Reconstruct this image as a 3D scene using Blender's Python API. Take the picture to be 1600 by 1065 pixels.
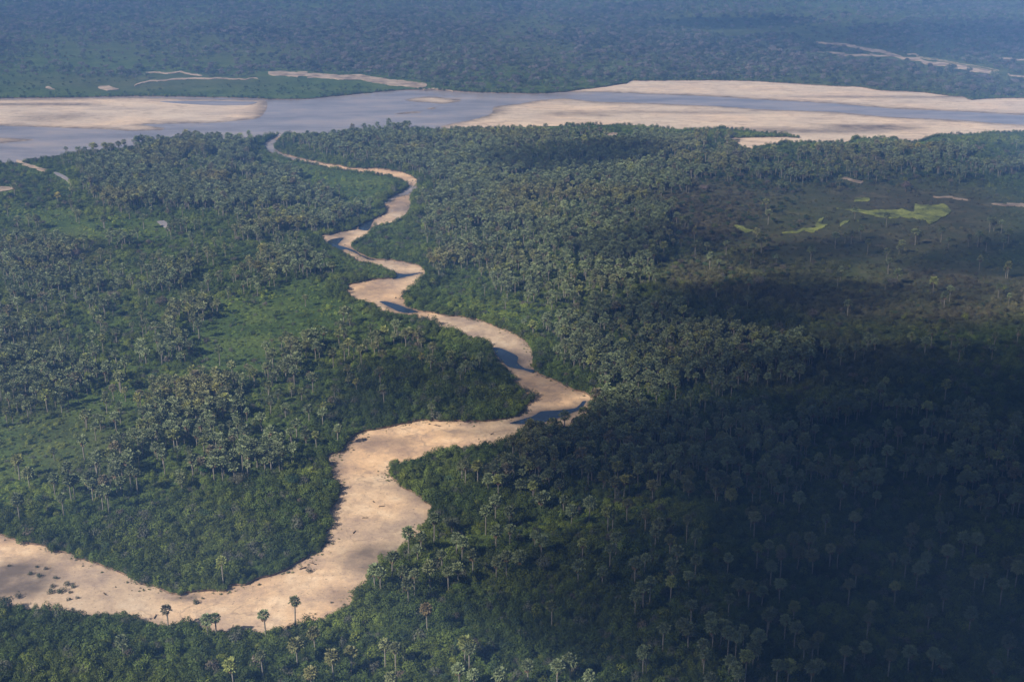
import bpy, bmesh, math, random
import numpy as np
from mathutils import Vector, Matrix
from mathutils.geometry import delaunay_2d_cdt

random.seed(7); RNG = np.random.default_rng(11)
scene = bpy.context.scene
COL = scene.collection
for o in list(bpy.data.objects): bpy.data.objects.remove(o)

# ------------------------------------------------------------------ camera
HC = 400.0; FPX = 2222.0; W, H = 1600.0, 1065.0; YH = -250.0
PITCH = math.atan((H/2 - YH)/FPX)
cam = bpy.data.cameras.new('camera'); camo = bpy.data.objects.new('camera', cam); COL.objects.link(camo)
cam.sensor_width = 36; cam.lens = FPX/W*36; cam.clip_start = 1; cam.clip_end = 120000
camo.location = (0, 0, HC); camo.rotation_euler = (math.pi/2 - PITCH, 0, 0)
scene.camera = camo

# ------------------------------------------------------------------ sky and sun
SUN_EL = math.radians(37); LDX, LDY = 0.80, 0.60          # the way the light travels over the ground
wd = bpy.data.worlds.new('World'); scene.world = wd; wd.use_nodes = True
nt = wd.node_tree; nt.nodes.clear()
sky = nt.nodes.new('ShaderNodeTexSky'); sky.sky_type = 'NISHITA'; sky.sun_disc = False
sky.sun_elevation = SUN_EL; sky.sun_rotation = math.atan2(-LDX, -LDY) % (2*math.pi)
sky.altitude = 400; sky.air_density = 1.0; sky.dust_density = 1.0; sky.ozone_density = 1.0
bg = nt.nodes.new('ShaderNodeBackground'); bg.inputs['Strength'].default_value = 0.05
wo = nt.nodes.new('ShaderNodeOutputWorld')
nt.links.new(sky.outputs[0], bg.inputs[0]); nt.links.new(bg.outputs[0], wo.inputs[0])
sl = bpy.data.lights.new('sun', 'SUN'); sl.energy = 5.0; sl.angle = math.radians(0.53); sl.color = (1.0, 0.90, 0.76)
so = bpy.data.objects.new('sun', sl); COL.objects.link(so)
SUNV = Vector((LDX*math.cos(SUN_EL), LDY*math.cos(SUN_EL), -math.sin(SUN_EL)))
so.rotation_euler = SUNV.to_track_quat('-Z', 'Y').to_euler(); so.location = (-800, -600, 1500)
vs = scene.view_settings; vs.view_transform = 'Standard'; vs.look = 'None'; vs.exposure = 0.6; vs.gamma = 1.0
vs.use_curve_mapping = False
cy = scene.cycles
cy.max_bounces = 3; cy.diffuse_bounces = 1; cy.glossy_bounces = 2; cy.transmission_bounces = 0
cy.volume_bounces = 0; cy.transparent_max_bounces = 64; cy.use_adaptive_sampling = True; cy.adaptive_threshold = 0.015
cy.use_denoising = True; cy.caustics_reflective = False; cy.caustics_refractive = False

# ------------------------------------------------------------------ projection of a photograph point to the ground
CP, SP = math.cos(PITCH), math.sin(PITCH)
def g(px, py, z=0.0):
    u = px - W/2; v = H/2 - py
    dx, dy, dz = u, v*SP + FPX*CP, v*CP - FPX*SP
    t = (z - HC)/dz
    return (dx*t, dy*t)
def to_px(x, y, z=0.0):
    zz = z - HC
    f = y*CP - zz*SP; up = y*SP + zz*CP
    return W/2 + FPX*x/f, H/2 - FPX*up/f
LAND = 1.3

# ------------------------------------------------------------------ numpy helpers
def vnoise(x, y, seed=0):
    x = np.asarray(x, float); y = np.asarray(y, float)
    xi = np.floor(x).astype(np.int64); yi = np.floor(y).astype(np.int64)
    fx = x - xi; fy = y - yi; fx = fx*fx*(3-2*fx); fy = fy*fy*(3-2*fy)
    def h(a, b):
        n = (a*374761393 + b*668265263 + seed*974711) & 0x7fffffff
        n = ((n ^ (n >> 13))*1274126177) & 0x7fffffff
        return ((n ^ (n >> 16)) & 0xffff)/65535.0
    a = h(xi, yi)*(1-fx) + h(xi+1, yi)*fx; b = h(xi, yi+1)*(1-fx) + h(xi+1, yi+1)*fx
    return a*(1-fy) + b*fy
def fbm(x, y, seed=0, o=4):
    s = 0; a = .5; t = 0
    for i in range(o):
        s = s + a*vnoise(x*2**i, y*2**i, seed+i); t += a; a *= .5
    return s/t
def inpoly(x, y, poly):
    x = np.asarray(x, float); y = np.asarray(y, float)
    r = np.zeros(x.shape, bool); n = len(poly)
    for i in range(n):
        x1, y1 = poly[i]; x2, y2 = poly[(i+1) % n]
        if y1 == y2: continue
        c = (y1 > y) != (y2 > y)
        r ^= c & (x < (x2-x1)*(y-y1)/(y2-y1) + x1)
    return r

# ------------------------------------------------------------------ materials
def newmat(name):
    m = bpy.data.materials.new(name); m.use_nodes = True
    n = m.node_tree; n.nodes.clear()
    out = n.nodes.new('ShaderNodeOutputMaterial')
    return m, n, out
def N(n, t, **k):
    q = n.nodes.new(t)
    for a, b in k.items(): setattr(q, a, b)
    return q
def noise(n, vec, scale, detail=4, rough=.55):
    q = N(n, 'ShaderNodeTexNoise'); q.inputs['Scale'].default_value = scale
    q.inputs['Detail'].default_value = detail; q.inputs['Roughness'].default_value = rough
    if vec is not None: n.links.new(vec, q.inputs['Vector'])
    return q.outputs['Fac']
def ramp(n, fac, stops):
    q = N(n, 'ShaderNodeValToRGB'); e = q.color_ramp.elements
    while len(e) < len(stops): e.new(.5)
    for i, (p, c) in enumerate(stops):
        e[i].position = p; e[i].color = (*c, 1) if len(c) == 3 else c
    n.links.new(fac, q.inputs[0]); return q.outputs[0]
def mix(n, fac, a, b, bt='MIX'):
    q = N(n, 'ShaderNodeMix', data_type='RGBA', blend_type=bt)
    if isinstance(fac, (int, float)): q.inputs[0].default_value = fac
    else: n.links.new(fac, q.inputs[0])
    for i, c in ((6, a), (7, b)):
        if isinstance(c, tuple): q.inputs[i].default_value = (*c, 1)
        else: n.links.new(c, q.inputs[i])
    return q.outputs[2]
def maprange(n, v, a, b, c=0., d=1.):
    q = N(n, 'ShaderNodeMapRange'); n.links.new(v, q.inputs[0])
    for i, x in enumerate((a, b, c, d)): q.inputs[i+1].default_value = x
    return q.outputs[0]
def princ(n, out, col, rough=.8, spec=.3, bump=None, bstr=.5, bdist=.2):
    p = N(n, 'ShaderNodeBsdfPrincipled')
    if isinstance(col, tuple): p.inputs['Base Color'].default_value = (*col, 1)
    else: n.links.new(col, p.inputs['Base Color'])
    if isinstance(rough, (int, float)): p.inputs['Roughness'].default_value = rough
    else: n.links.new(rough, p.inputs['Roughness'])
    p.inputs['Specular IOR Level'].default_value = spec
    if bump is not None:
        b = N(n, 'ShaderNodeBump'); b.inputs['Strength'].default_value = bstr; b.inputs['Distance'].default_value = bdist
        n.links.new(bump, b.inputs['Height']); n.links.new(b.outputs[0], p.inputs['Normal'])
    n.links.new(p.outputs[0], out.inputs[0]); return p
def wpos(n):
    return N(n, 'ShaderNodeNewGeometry').outputs['Position']

def leaf_mat(name, rough=.6, spec=.25, var=.35):
    m, n, out = newmat(name)
    a = N(n, 'ShaderNodeAttribute', attribute_type='INSTANCER', attribute_name='tint')
    p = wpos(n)
    v = noise(n, p, .9, 2); r = maprange(n, v, .3, .7, 1-var, 1+var)
    mul = N(n, 'ShaderNodeVectorMath', operation='SCALE')
    n.links.new(a.outputs['Color'], mul.inputs[0]); n.links.new(r, mul.inputs['Scale'])
    princ(n, out, mul.outputs[0], rough, spec)
    return m
M_PALM = leaf_mat('palm_frond_green', .5, .35, .25)
M_LEAF = leaf_mat('scrub_leaf_green', .65, .2, .35)
def simple(name, c1, c2, scale, rough=.85, spec=.2):
    m, n, out = newmat(name); f = noise(n, wpos(n), scale, 4)
    princ(n, out, ramp(n, f, [(.35, c1), (.65, c2)]), rough, spec); return m
M_TRUNK = simple('palm_trunk_grey', (.17, .155, .13), (.30, .275, .235), 1.5)
M_BARK = simple('bark_brown', (.10, .075, .05), (.17, .14, .11), 1.5)
M_DEAD = simple('dead_frond_brown', (.13, .085, .045), (.26, .18, .10), .8)
M_WOOD = simple('driftwood_dark', (.05, .035, .025), (.10, .075, .05), 1.0)

# soil and grass of the plain
M_GROUND, n, out = newmat('plain_soil_and_grass')
p = wpos(n); dry = N(n, 'ShaderNodeAttribute', attribute_name='dry').outputs['Fac']
base = ramp(n, noise(n, p, .02, 6, .6), [(.3, (.034, .060, .016)), (.5, (.066, .104, .026)), (.7, (.10, .135, .034))])
fine = ramp(n, noise(n, p, .35, 5, .65), [(.3, (.45, .45, .45)), (.7, (1.5, 1.5, 1.4))])
base = mix(n, 1.0, base, fine, 'MULTIPLY')
brown = ramp(n, noise(n, p, .05, 6, .65), [(.3, (.050, .054, .028)), (.55, (.10, .088, .050)), (.75, (.20, .16, .10))])
princ(n, out, mix(n, dry, base, brown), .95, .1, noise(n, p, .25, 5, .6), .8, 1.5)
# bare bank soil
M_BANK = simple('eroded_bank_soil', (.10, .07, .045), (.26, .18, .12), .3)
# sand
def sand_mat(name, tone=1.0, flow=(1, 1, 1), wet=True, pale=0.0):
    m, n, out = newmat(name); p = wpos(n)
    vm = N(n, 'ShaderNodeVectorMath', operation='MULTIPLY'); n.links.new(p, vm.inputs[0]); vm.inputs[1].default_value = flow
    c = ramp(n, noise(n, vm.outputs[0], .028, 8, .68), [(.36, (.36, .265, .205)), (.45, (.52, .38, .27)), (.53, (.66, .475, .31)), (.63, (.76, .58, .40))])
    hue = ramp(n, noise(n, p, .0075, 3, .5), [(.40, (.82, .86, .92)), (.5, (1., 1., 1.)), (.6, (1.1, 1.02, .93))])
    c = mix(n, 1.0, c, hue, 'MULTIPLY')
    if pale: c = mix(n, pale, c, (.78, .66, .53))
    g1 = noise(n, vm.outputs[0], .11, 5, .6)
    c = mix(n, maprange(n, g1, .50, .64, 0, .5), c, (.36, .265, .20))
    d = noise(n, vm.outputs[0], .5, 3, .7)
    c = mix(n, maprange(n, d, .60, .68, 0, .7), c, (.13, .10, .07))
    bn = noise(n, vm.outputs[0], .035, 3, .5)
    ab = N(n, 'ShaderNodeMath', operation='ABSOLUTE'); sb = N(n, 'ShaderNodeMath', operation='SUBTRACT'); n.links.new(bn, sb.inputs[0]); sb.inputs[1].default_value = .5; n.links.new(sb.outputs[0], ab.inputs[0])
    br_ = N(n, 'ShaderNodeMath', operation='MULTIPLY'); n.links.new(maprange(n, ab.outputs[0], .0, .022, .55, 0), br_.inputs[0]); n.links.new(maprange(n, noise(n, p, .02, 2), .42, .6, 0, 1), br_.inputs[1])
    c = mix(n, br_.outputs[0], c, (.27, .20, .15))
    f = ramp(n, noise(n, p, .7, 4, .7), [(.3, (.88, .88, .88)), (.7, (1.09, 1.09, 1.09))])
    c = mix(n, 1.0, c, f, 'MULTIPLY')
    rough = .9
    if wet:
        w = N(n, 'ShaderNodeAttribute', attribute_name='wet').outputs['Fac']
        wn = N(n, 'ShaderNodeMath', operation='MULTIPLY'); n.links.new(w, wn.inputs[0])
        n.links.new(maprange(n, noise(n, p, .06, 5, .65), .3, .6, .6, 1.25), wn.inputs[1]); wn.use_clamp = True
        c = mix(n, wn.outputs[0], c, (.15, .12, .10))
    princ(n, out, c, rough, .15, noise(n, vm.outputs[0], .25, 5, .65), .5, .5)
    return m
M_SAND = sand_mat('dry_riverbed_sand')
M_BAR = sand_mat('river_sandbar_sand', 1, (.30, .9, 1), True, .5)
# water
def water_mat(name, c, rough):
    m, n, out = newmat(name); p = wpos(n)
    vm = N(n, 'ShaderNodeVectorMath', operation='MULTIPLY'); n.links.new(p, vm.inputs[0]); vm.inputs[1].default_value = (.35, 1, 1)
    col = ramp(n, noise(n, vm.outputs[0], .02, 6, .65), [(.38, tuple(x*.72 for x in c)), (.5, c), (.64, (c[0]*1.35, c[1]*1.25, c[2]*1.1))])
    pr = princ(n, out, col, rough, .5, noise(n, p, .35, 3), .15, .2)
    pr.inputs['IOR'].default_value = 1.33
    return m
M_RIVER = water_mat('silty_river_water', (.31, .275, .275), .22)
M_POOL = water_mat('clear_pool_water', (.022, .036, .065), .12)
M_MARSH, n, out = newmat('marsh_grass_lime'); p = wpos(n)
mc = ramp(n, noise(n, p, .035, 7, .7), [(.38, (.07, .075, .035)), (.47, (.20, .23, .065)), (.6, (.36, .39, .10))])
princ(n, out, mix(n, 1.0, mc, ramp(n, noise(n, p, .4, 4, .7), [(.3, (.6, .6, .6)), (.7, (1.2, 1.2, 1.2))]), 'MULTIPLY'), .9, .1, noise(n, p, .4, 4), .6, .6)
M_TRACK = simple('bare_pale_sand', (.20, .15, .11), (.50, .39, .29), .05)

# ------------------------------------------------------------------ object helpers
def mkobj(name, me, mat=None, parent=None, **props):
    o = bpy.data.objects.new(name, me); COL.objects.link(o)
    if mat is not None and me is not None and not me.materials: me.materials.append(mat)
    if parent is not None: o.parent = parent
    for k, v in props.items(): o[k] = v
    return o
def mesh(name, v, f):
    me = bpy.data.meshes.new(name); me.from_pydata([tuple(map(float, q)) for q in v], [], f); me.update(); return me
def fattr(me, name, vals):
    a = me.attributes.new(name, 'FLOAT', 'POINT'); a.data.foreach_set('value', np.asarray(vals, np.float32))

# ------------------------------------------------------------------ the river outlines, traced in the photograph
BANK_A = [(-300,742),(-120,798),(0,834),(32,845),(60,852),(87,862),(107,866),(120,866),(119,872),(140,877),(175,892),(207,904),(232,916),(252,921),(277,930),(305,924),(335,924),(352,922),(357,915),(382,915),(397,907),(417,901),(442,892),(462,882),(480,872),(500,859),(507,847),(508,836),(517,823),(515,803),(527,778),(530,765),(518,750),(510,735),(512,714),(533,703),(540,692),(562,675),(600,669),(630,662),(660,657),(705,658),(750,659),(784,657),(802,651),(821,642),(820,631),(830,629),(828,622),(818,617),(809,604),(796,588),(794,576),(777,562),(769,548),(764,537),(746,528),(714,516),(692,512),(676,502),(640,491),(618,488),(598,484),(588,479),(576,472),(556,465),(546,459),(536,455),(542,446),(560,441),(580,437),(616,434),(617,424),(604,417),(588,411),(560,405),(546,399),(528,389),(512,380),(500,370),(528,363),(548,359),(564,350),(582,343),(602,333),(600,314),(626,300),(638,291),(630,282),(606,273),(580,268.5),(550,265.5),(526,262),(504,258),(470,251.5),(450,247.5),(430,239.5),(409,229.5),(417,219),(428,214),(434,209)]
BANK_B = [(-300,905),(-120,930),(7,945),(50,947),(82,950),(112,958),(140,960),(160,956),(200,960),(237,970),(262,974),(302,973),(322,983),(347,985),(375,987),(412,986),(430,978),(447,983),(462,975),(485,971),(510,963),(535,949),(552,938),(557,924),(573,911),(578,892),(600,873),(622,862),(634,850),(660,830),(667,818),(670,806),(675,792),(655,775),(630,762),(617,750),(606,736),(612,725),(640,719),(667,710),(697,699),(725,696),(760,694),(790,687),(817,672),(843,668),(868,664),(895,661),(917,652),(924,634),(930,624),(917,616),(904,611),(874,599),(843,585),(834,576),(831,546),(820,534),(798,520),(775,510),(746,500),(721,495),(699,494),(676,490),(656,486),(635,479),(633,470),(628,463),(642,450),(660,436),(666,426),(656,416),(632,410),(608,405.5),(588,406),(572,401),(557,392),(549,384),(557,375),(576,362),(582,352),(606,346),(630,338),(641,326),(642,304),(654,291),(652,282),(638,273),(620,267.5),(590,263.5),(550,262.5),(526,259),(504,255),(470,248),(442,240),(431,234),(431,224),(438,216),(446,209)]
NEAR_L = [(-700,268),(-200,258),(0,252),(25,251),(60,246),(100,239),(140,234),(200,228),(225,222),(262,216),(312,217),(350,217),(400,214),(425,209)]
NEAR_R = [(452,208),(520,207),(555,205),(605,199),(650,198),(690,198),(755,197.5),(800,196.5),(925,192),(987,193),(1065,199),(1116,199),(1124,196.5),(1169,201),(1216,206),(1249,212.5),(1225,215),(1160,215.5),(1135,217),(1150,222),(1159,229),(1176,231),(1180,225),(1214,223),(1220,219.5),(1300,219),(1328,219),(1337,213),(1401,213),(1405,217),(1435,218),(1459,210),(1487,207),(1600,203),(1800,201),(2400,196)]
FAR = [(2400,158),(1800,155),(1600,154),(1559,154),(1516,156.5),(1506,152),(1487,151),(1440,145),(1375,142),(1343,136.5),(1300,135),(1187,128),(1112,126),(1000,127),(985,126.5),(978,131),(942,136.5),(905,141),(880,144.5),(830,147),(792,146),(725,144),(705,142.5),(667,141),(630,141),(580,145),(530,150),(480,155),(420,155.5),(400,154),(300,152),(212,151),(112,153),(0,154),(-200,155),(-700,157)]

def smooth_world(pts, closed, hnear=0.0, land_right=None, step=None, jit=.5, seed=1, wl=5.):
    """photo points -> dense wavy world outline. Points where the land lies on the camera's side are taken at scrub height."""
    P = []
    n = len(pts)
    for i, (x, y) in enumerate(pts):
        h = 0.0
        if hnear and land_right is not None:
            a = pts[max(i-1, 0)]; b = pts[min(i+1, n-1)]
            dx, dy = b[0]-a[0], b[1]-a[1]; L = math.hypot(dx, dy) or 1
            nx, ny = (-dy/L, dx/L)               # right-hand side on screen (y down)
            if not land_right: nx, ny = -nx, -ny
            h = hnear*max(0., ny)
        P.append(g(x, y, h))
    out = []
    m = n if closed else n-1
    for i in range(m):
        p0 = P[(i-1) % n] if closed or i > 0 else P[i]; p1 = P[i]; p2 = P[(i+1) % n]
        p3 = P[(i+2) % n] if closed or i+2 < n else p2
        d = math.dist(p1, p2)
        st = step or max(1.6, .0026*p1[1])
        k = max(1, int(d/st))
        for j in range(k):
            t = j/k
            q = []
            for c in (0, 1):
                m1 = (p2[c]-p0[c])*.35; m2 = (p3[c]-p1[c])*.35
                lim = d
                m1 = max(-lim, min(lim, m1)); m2 = max(-lim, min(lim, m2))
                q.append((2*t**3-3*t*t+1)*p1[c] + (t**3-2*t*t+t)*m1 + (-2*t**3+3*t*t)*p2[c] + (t**3-t*t)*m2)
            out.append(q)
    if not closed: out.append(list(P[-1]))
    a = np.array(out)
    if jit:
        s = np.maximum(1, a[:, 1]/900); w1, w2 = a[:, 0]/(wl*s), a[:, 1]/(wl*s)
        a[:, 0] += (fbm(w1, w2, seed)-.5)*3.2*jit*s
        a[:, 1] += (fbm(w1, w2, seed+9)-.5)*5.0*jit*s
    return a.tolist()

nl = smooth_world(NEAR_L, False, 4, True, seed=3)
nr = smooth_world(NEAR_R, False, 4, True, seed=4)
fa = smooth_world(FAR, False, 0, None, seed=5)
ba = smooth_world(BANK_A, False, 3.2, False, seed=6, jit=1.1, wl=7.)
bb = smooth_world(BANK_B, False, 3.2, True, seed=7, jit=1.1, wl=7.)
RIVER_LOOP = nl + ba[::-1] + bb + nr + fa
MAIN_LOOP = nl + nr + fa
TRIB_LOOP = ba + bb[::-1]

def cdt(loops, extra=(), eps=.02):
    verts = []; faces = []
    for lp in loops:
        A = np.array(lp); B = np.roll(A, -1, 0)
        if (A[:, 0]*B[:, 1]-B[:, 0]*A[:, 1]).sum() < 0: lp = lp[::-1]
        k = len(verts); verts += [Vector(q) for q in lp]; faces.append(list(range(k, k+len(lp))))
    verts += [Vector(q) for q in extra]
    v, e, f, ov, oe, of = delaunay_2d_cdt(verts, [], faces, 0, eps)
    return np.array([tuple(q) for q in v]), f, of

# world raster masks (2.5 m cells)
CELL = 2.5; X0, X1, Y0, Y1 = -1700., 1700., 420., 4600.
GX = np.arange(X0, X1, CELL) + CELL/2; GY = np.arange(Y0, Y1, CELL) + CELL/2
def raster(poly):
    m = np.zeros((len(GY), len(GX)), bool); P = np.array(poly); Q = np.roll(P, -1, 0)
    for r, y in enumerate(GY):
        c = (P[:, 1] > y) != (Q[:, 1] > y)
        if not c.any(): continue
        xs = np.sort(P[c, 0] + (y-P[c, 1])*(Q[c, 0]-P[c, 0])/(Q[c, 1]-P[c, 1]))
        for a, b in zip(xs[::2], xs[1::2]):
            i, j = np.searchsorted(GX, (a, b)); m[r, i:j] = True
    return m
def dilate(m, k):
    r = m.copy()
    for _ in range(k):
        q = r.copy(); q[1:] |= r[:-1]; q[:-1] |= r[1:]; q[:, 1:] |= r[:, :-1]; q[:, :-1] |= r[:, 1:]; r = q
    return r
def blur(m, k):
    a = m.astype(np.float32)
    for _ in range(k):
        b = a.copy(); b[1:-1] = (a[:-2]+a[1:-1]*2+a[2:])/4; a = b.copy(); a[:, 1:-1] = (b[:, :-2]+b[:, 1:-1]*2+b[:, 2:])/4
    return a
def look(m, x, y):
    i = np.clip(((np.asarray(y)-Y0)/CELL).astype(int), 0, len(GY)-1); j = np.clip(((np.asarray(x)-X0)/CELL).astype(int), 0, len(GX)-1)
    return m[i, j]
R_RIVER = raster(RIVER_LOOP); R_TRIB = raster(TRIB_LOOP)
R_EDGE = dilate(R_RIVER, 1)
BANKNESS = blur(dilate(R_TRIB, 8), 6)                     # 1 near the tributary

POOLS = [
 [(796,662),(811,656),(834,649),(845,642.5),(868,641),(899,637),(911,626),(916,626),(908,638),(888,647),(860,657),(836,662)],
 [(769,543),(780,543),(793,548),(809,557),(808,566),(820,575),(836,578),(834,583),(816,577),(795,573),(780,559)],
 [(592,471),(604,471),(620,475),(636,481),(655,487),(638,489),(624,487),(608,479)],
 [(614,436),(620,427),(636,428.5),(652,426.5),(664,425),(640,431)],
 [(511,378),(522,373),(537,371.5),(528,382),(540,386.5),(554,391),(564,398),(588,406.5),(574,405),(556,395.5),(540,389.5),(526,391)],
 [(560,358),(564,350),(583,343),(580,351),(575,360)],
 [(599,315),(626,300.5),(638,291),(653,292),(641,302),(620,308),(604,318)],
 [(408,229.5),(418,219.5),(430,218),(429.5,230),(437,238),(450,245),(474,249.5),(450,248),(430,240)],
]
pool_w = [smooth_world(q, True, jit=.25, seed=20+i) for i, q in enumerate(POOLS)]
R_POOL = np.zeros_like(R_RIVER)
for q in pool_w: R_POOL |= raster(q)
WETP = np.clip(blur(dilate(R_POOL, 1), 4)*1.3, 0, 1)
EDGE = blur(dilate(~R_TRIB, 1), 5)*np.clip(3.2*fbm(GX[None]/24+0*GY[:, None], GY[:, None]/24+0*GX[None], 222)-1.2, 0, 1)
WETP = np.maximum(WETP, (.75*EDGE).astype(np.float32))
# damp stretches of the dry bed
for (px, py, rx, ry, a) in [(590,872,60,26,.75),(25,905,70,32,.9),(640,745,26,22,.45),(520,722,16,34,.55),(590,690,70,9,.35),(560,930,50,14,.45),(300,934,28,5,.8),(850,606,60,22,.45),(575,455,30,8,.4),(625,318,26,12,.5),(740,675,70,7,.4),(530,366,25,4,.6)]:
    cx, cyy = g(px, py); yy = abs(g(px, py-ry)[1]-g(px, py+ry)[1])/2; xx = abs(g(px+rx, py)[0]-g(px-rx, py)[0])/2
    D = ((GX[None]-cx)/xx)**2 + ((GY[:, None]-cyy)/yy)**2
    WETP = np.maximum(WETP, (a*np.clip(1.4-D, 0, 1)).astype(np.float32))

# ------------------------------------------------------------------ ground (one sheet to the horizon, cut out along the river)
DRY_ZONES = [(1110,330,130,55,1.0),(1330,350,330,80,.75),(1420,460,330,60,.7),(1180,430,170,50,.7),(1250,560,260,60,.35),(60,400,110,40,.3),(110,690,120,60,.25),(30,560,80,90,.35),(820,60,900,50,.35),(1400,100,420,60,.3),(230,130,220,14,.4)]
def dryness(x, y):
    px, py = to_px(np.asarray(x, float), np.asarray(y, float))
    d = np.zeros(np.shape(px))
    for cx, cyy, rx, ry, a in DRY_ZONES:
        q = ((px-cx)/rx)**2 + ((py-cyy)/ry)**2
        d = np.maximum(d, a*np.clip(1.5-1.2*q, 0, 1))
    return np.clip(d*(.55+.9*fbm(np.asarray(x)/70, np.asarray(y)/70, 31)), 0, 1)
ex = []
ys = np.concatenate([np.arange(500, 2300, 22), np.arange(2300, 4700, 60)])
for y in ys:
    st = 22 if y < 2300 else 60
    xs = np.arange(-.48*y-60, .48*y+60, st)
    xs = xs + RNG.uniform(-.3, .3, len(xs))*st; yy = y + RNG.uniform(-.3, .3, len(xs))*st
    ok = ~look(dilate(R_RIVER, 1), xs, yy)
    ex += list(zip(xs[ok], yy[ok]))
BIG = 36000
outer = [(-BIG, -BIG), (BIG, -BIG), (BIG, BIG), (-BIG, BIG)]
V, F, OF = cdt([outer, RIVER_LOOP], ex)
land_f = [f for f, o in zip(F, OF) if 1 not in o]
river_f = [f for f, o in zip(F, OF) if 1 in o]
used = sorted({i for f in land_f for i in f}); idx = {u: k for k, u in enumerate(used)}
LV = np.array([V[u] for u in used])
edge_v = {i for f in river_f for i in f}
lz = LAND + (fbm(LV[:, 0]/60, LV[:, 1]/60, 40)-.5)*1.4*np.array([0 if u in edge_v else 1 for u in used])
me = mesh('ground', np.c_[LV, lz], [[idx[i] for i in f] for f in land_f])
fattr(me, 'dry', dryness(LV[:, 0], LV[:, 1]))
mkobj('ground', me, M_GROUND, kind='structure', label='green scrub covered plain stretching to the horizon', category='ground')
# eroded bank: the step from the plain down to the sand
lp = RIVER_LOOP; bv = []; bf = []
for i, q in enumerate(lp):
    q2 = lp[(i+1) % len(lp)]; qp = lp[i-1]
    tx, ty = q2[0]-qp[0], q2[1]-qp[1]; L = math.hypot(tx, ty) or 1
    bv.append((q[0], q[1], LAND)); bv.append((q[0]-ty/L*-.25, q[1]-tx/L*.25, -.4))
for i in range(len(lp)):
    a = 2*i; b = 2*((i+1) % len(lp)); bf.append((a, a+1, b+1, b))
mkobj('river_bank', mesh('river_bank', bv, bf), M_BANK, kind='structure', label='low eroded earth bank edging the sand and the river', category='bank')

# ------------------------------------------------------------------ river bed, water, sandbars
ex = []
for y in np.arange(480, 2200, 7):
    xs = np.arange(-.48*y-60, .48*y+60, 7) + RNG.uniform(-2, 2); yy = np.full(len(xs), y) + RNG.uniform(-2, 2, len(xs))
    ok = look(R_TRIB, xs, yy); ex += list(zip(xs[ok], yy[ok]))
V, F, OF = cdt([TRIB_LOOP], ex)
fs = [f for f, o in zip(F, OF) if 0 in o]
z = (fbm(V[:, 0]/18, V[:, 1]/18, 50)-.5)*.5 + .35*(look(BANKNESS, V[:, 0], V[:, 1])*0) - .05
z = np.where(look(dilate(R_POOL, 2), V[:, 0], V[:, 1]), np.minimum(z, -.02), z)
me = mesh('riverbed', np.c_[V, z], fs); fattr(me, 'wet', look(WETP, V[:, 0], V[:, 1]))
print('wet', look(WETP, V[:, 0], V[:, 1]).mean(), look(WETP, V[:, 0], V[:, 1]).max()); mkobj('riverbed', me, M_SAND, kind='structure', label='pale orange sandy bed of the winding tributary', category='riverbed')

def sheet(name, loop, z, mat, skirt=.35, extra=(), wet=None, **props):
    V, F, OF = cdt([loop], extra)
    fs = [f for f, o in zip(F, OF) if 0 in o]
    vv = [(a, b, z) for a, b in V]; n0 = len(vv)
    if skirt:
        vv += [(a, b, z) for a, b in loop] + [(a, b, z-skirt) for a, b in loop]; n = len(loop)
        fs = [list(f) for f in fs] + [[n0+i, n0+(i+1) % n, n0+n+(i+1) % n, n0+n+i] for i in range(n)]
    me = mesh(name, vv, fs)
    if wet is not None: fattr(me, 'wet', [wet(q[0], q[1]) for q in vv])
    return mkobj(name, me, mat, **props)
sheet('river', MAIN_LOOP, .02, M_RIVER, 0, kind='structure', label='broad lavender grey river crossing below the far forest', category='river')
POOL_LBL = ['long dark blue pool in the sharp right bend', 'slate blue pool above the narrow sand neck', 'short dark pool below the wide sandy bend', 'thin wet channel crossing the sandy bend', 'narrow dark channel along the left sand spit', 'small grey pool between two sand reaches', 'pale blue pool at the upper sandy elbow', 'silvery water near the mouth by the river']
for i, (q, lb) in enumerate(zip(pool_w, POOL_LBL)):
    sheet('stream_pool', q, .045, M_RIVER if i > 5 else M_POOL, 0, kind='structure', label=lb, category='pool')

SANDBARS = [
 ('wide pale sandbar on the left half of the river', [(-700,158),(-200,156),(0,155),(112,154),(212,152.5),(250,153.5),(300,155),(400,156),(414,157),(417,165),(412,177),(400,185.5),(325,192.5),(225,194.5),(255,200),(250,203.5),(205,205),(175,203),(75,199),(0,197),(-200,194),(-700,190)]),
 ('thin sand spit at the left edge of the river', [(-300,212),(0,215),(54,218),(25,222),(0,224),(-300,232)]),
 ('low oval sand island in midstream', [(632,157),(650,152.5),(680,151),(702,154),(720,155.5),(718,159),(692,162),(675,161),(642,159)]),
 ('tiny sand islet left of the oval island', [(615,179),(630,176),(655,174),(655,176.5),(635,178.5)]),
 ('smallest sand islet below the oval island', [(666,170),(677,167.5),(680,170),(672,171.5)]),
 ('broad speckled sandbar along the near bank at right', [(690,197),(747,185),(767,177),(772,167),(820,161),(842,157),(885,154),(930,159),(980,160),(1080,164),(1150,168),(1187,171),(1300,175),(1394,183),(1487,187),(1600,195),(1750,198),(1750,206),(1600,209),(1487,212),(1459,216),(1435,223),(1405,222),(1401,218),(1337,218),(1328,224),(1222,224),(1214,227),(1180,231),(1170,235),(1157,233),(1140,221),(1135,212),(1000,202),(925,198),(755,203),(700,203)]),
 ('long sandbar against the far bank at right', [(2400,151),(1800,150),(1600,149),(1500,146),(1440,141),(1343,132),(1187,124),(1112,122),(985,122),(965,131),(905,140),(885,144),(905,144.5),(940,144.5),(992,146),(1000,147),(1112,151),(1187,156),(1300,162),(1412,171),(1487,174),(1600,180),(1800,187),(2400,194)]),
]
from mathutils import geometry as mg
def clip_to(loop, keep):
    return loop
R_MAIN = raster(MAIN_LOOP)
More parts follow.
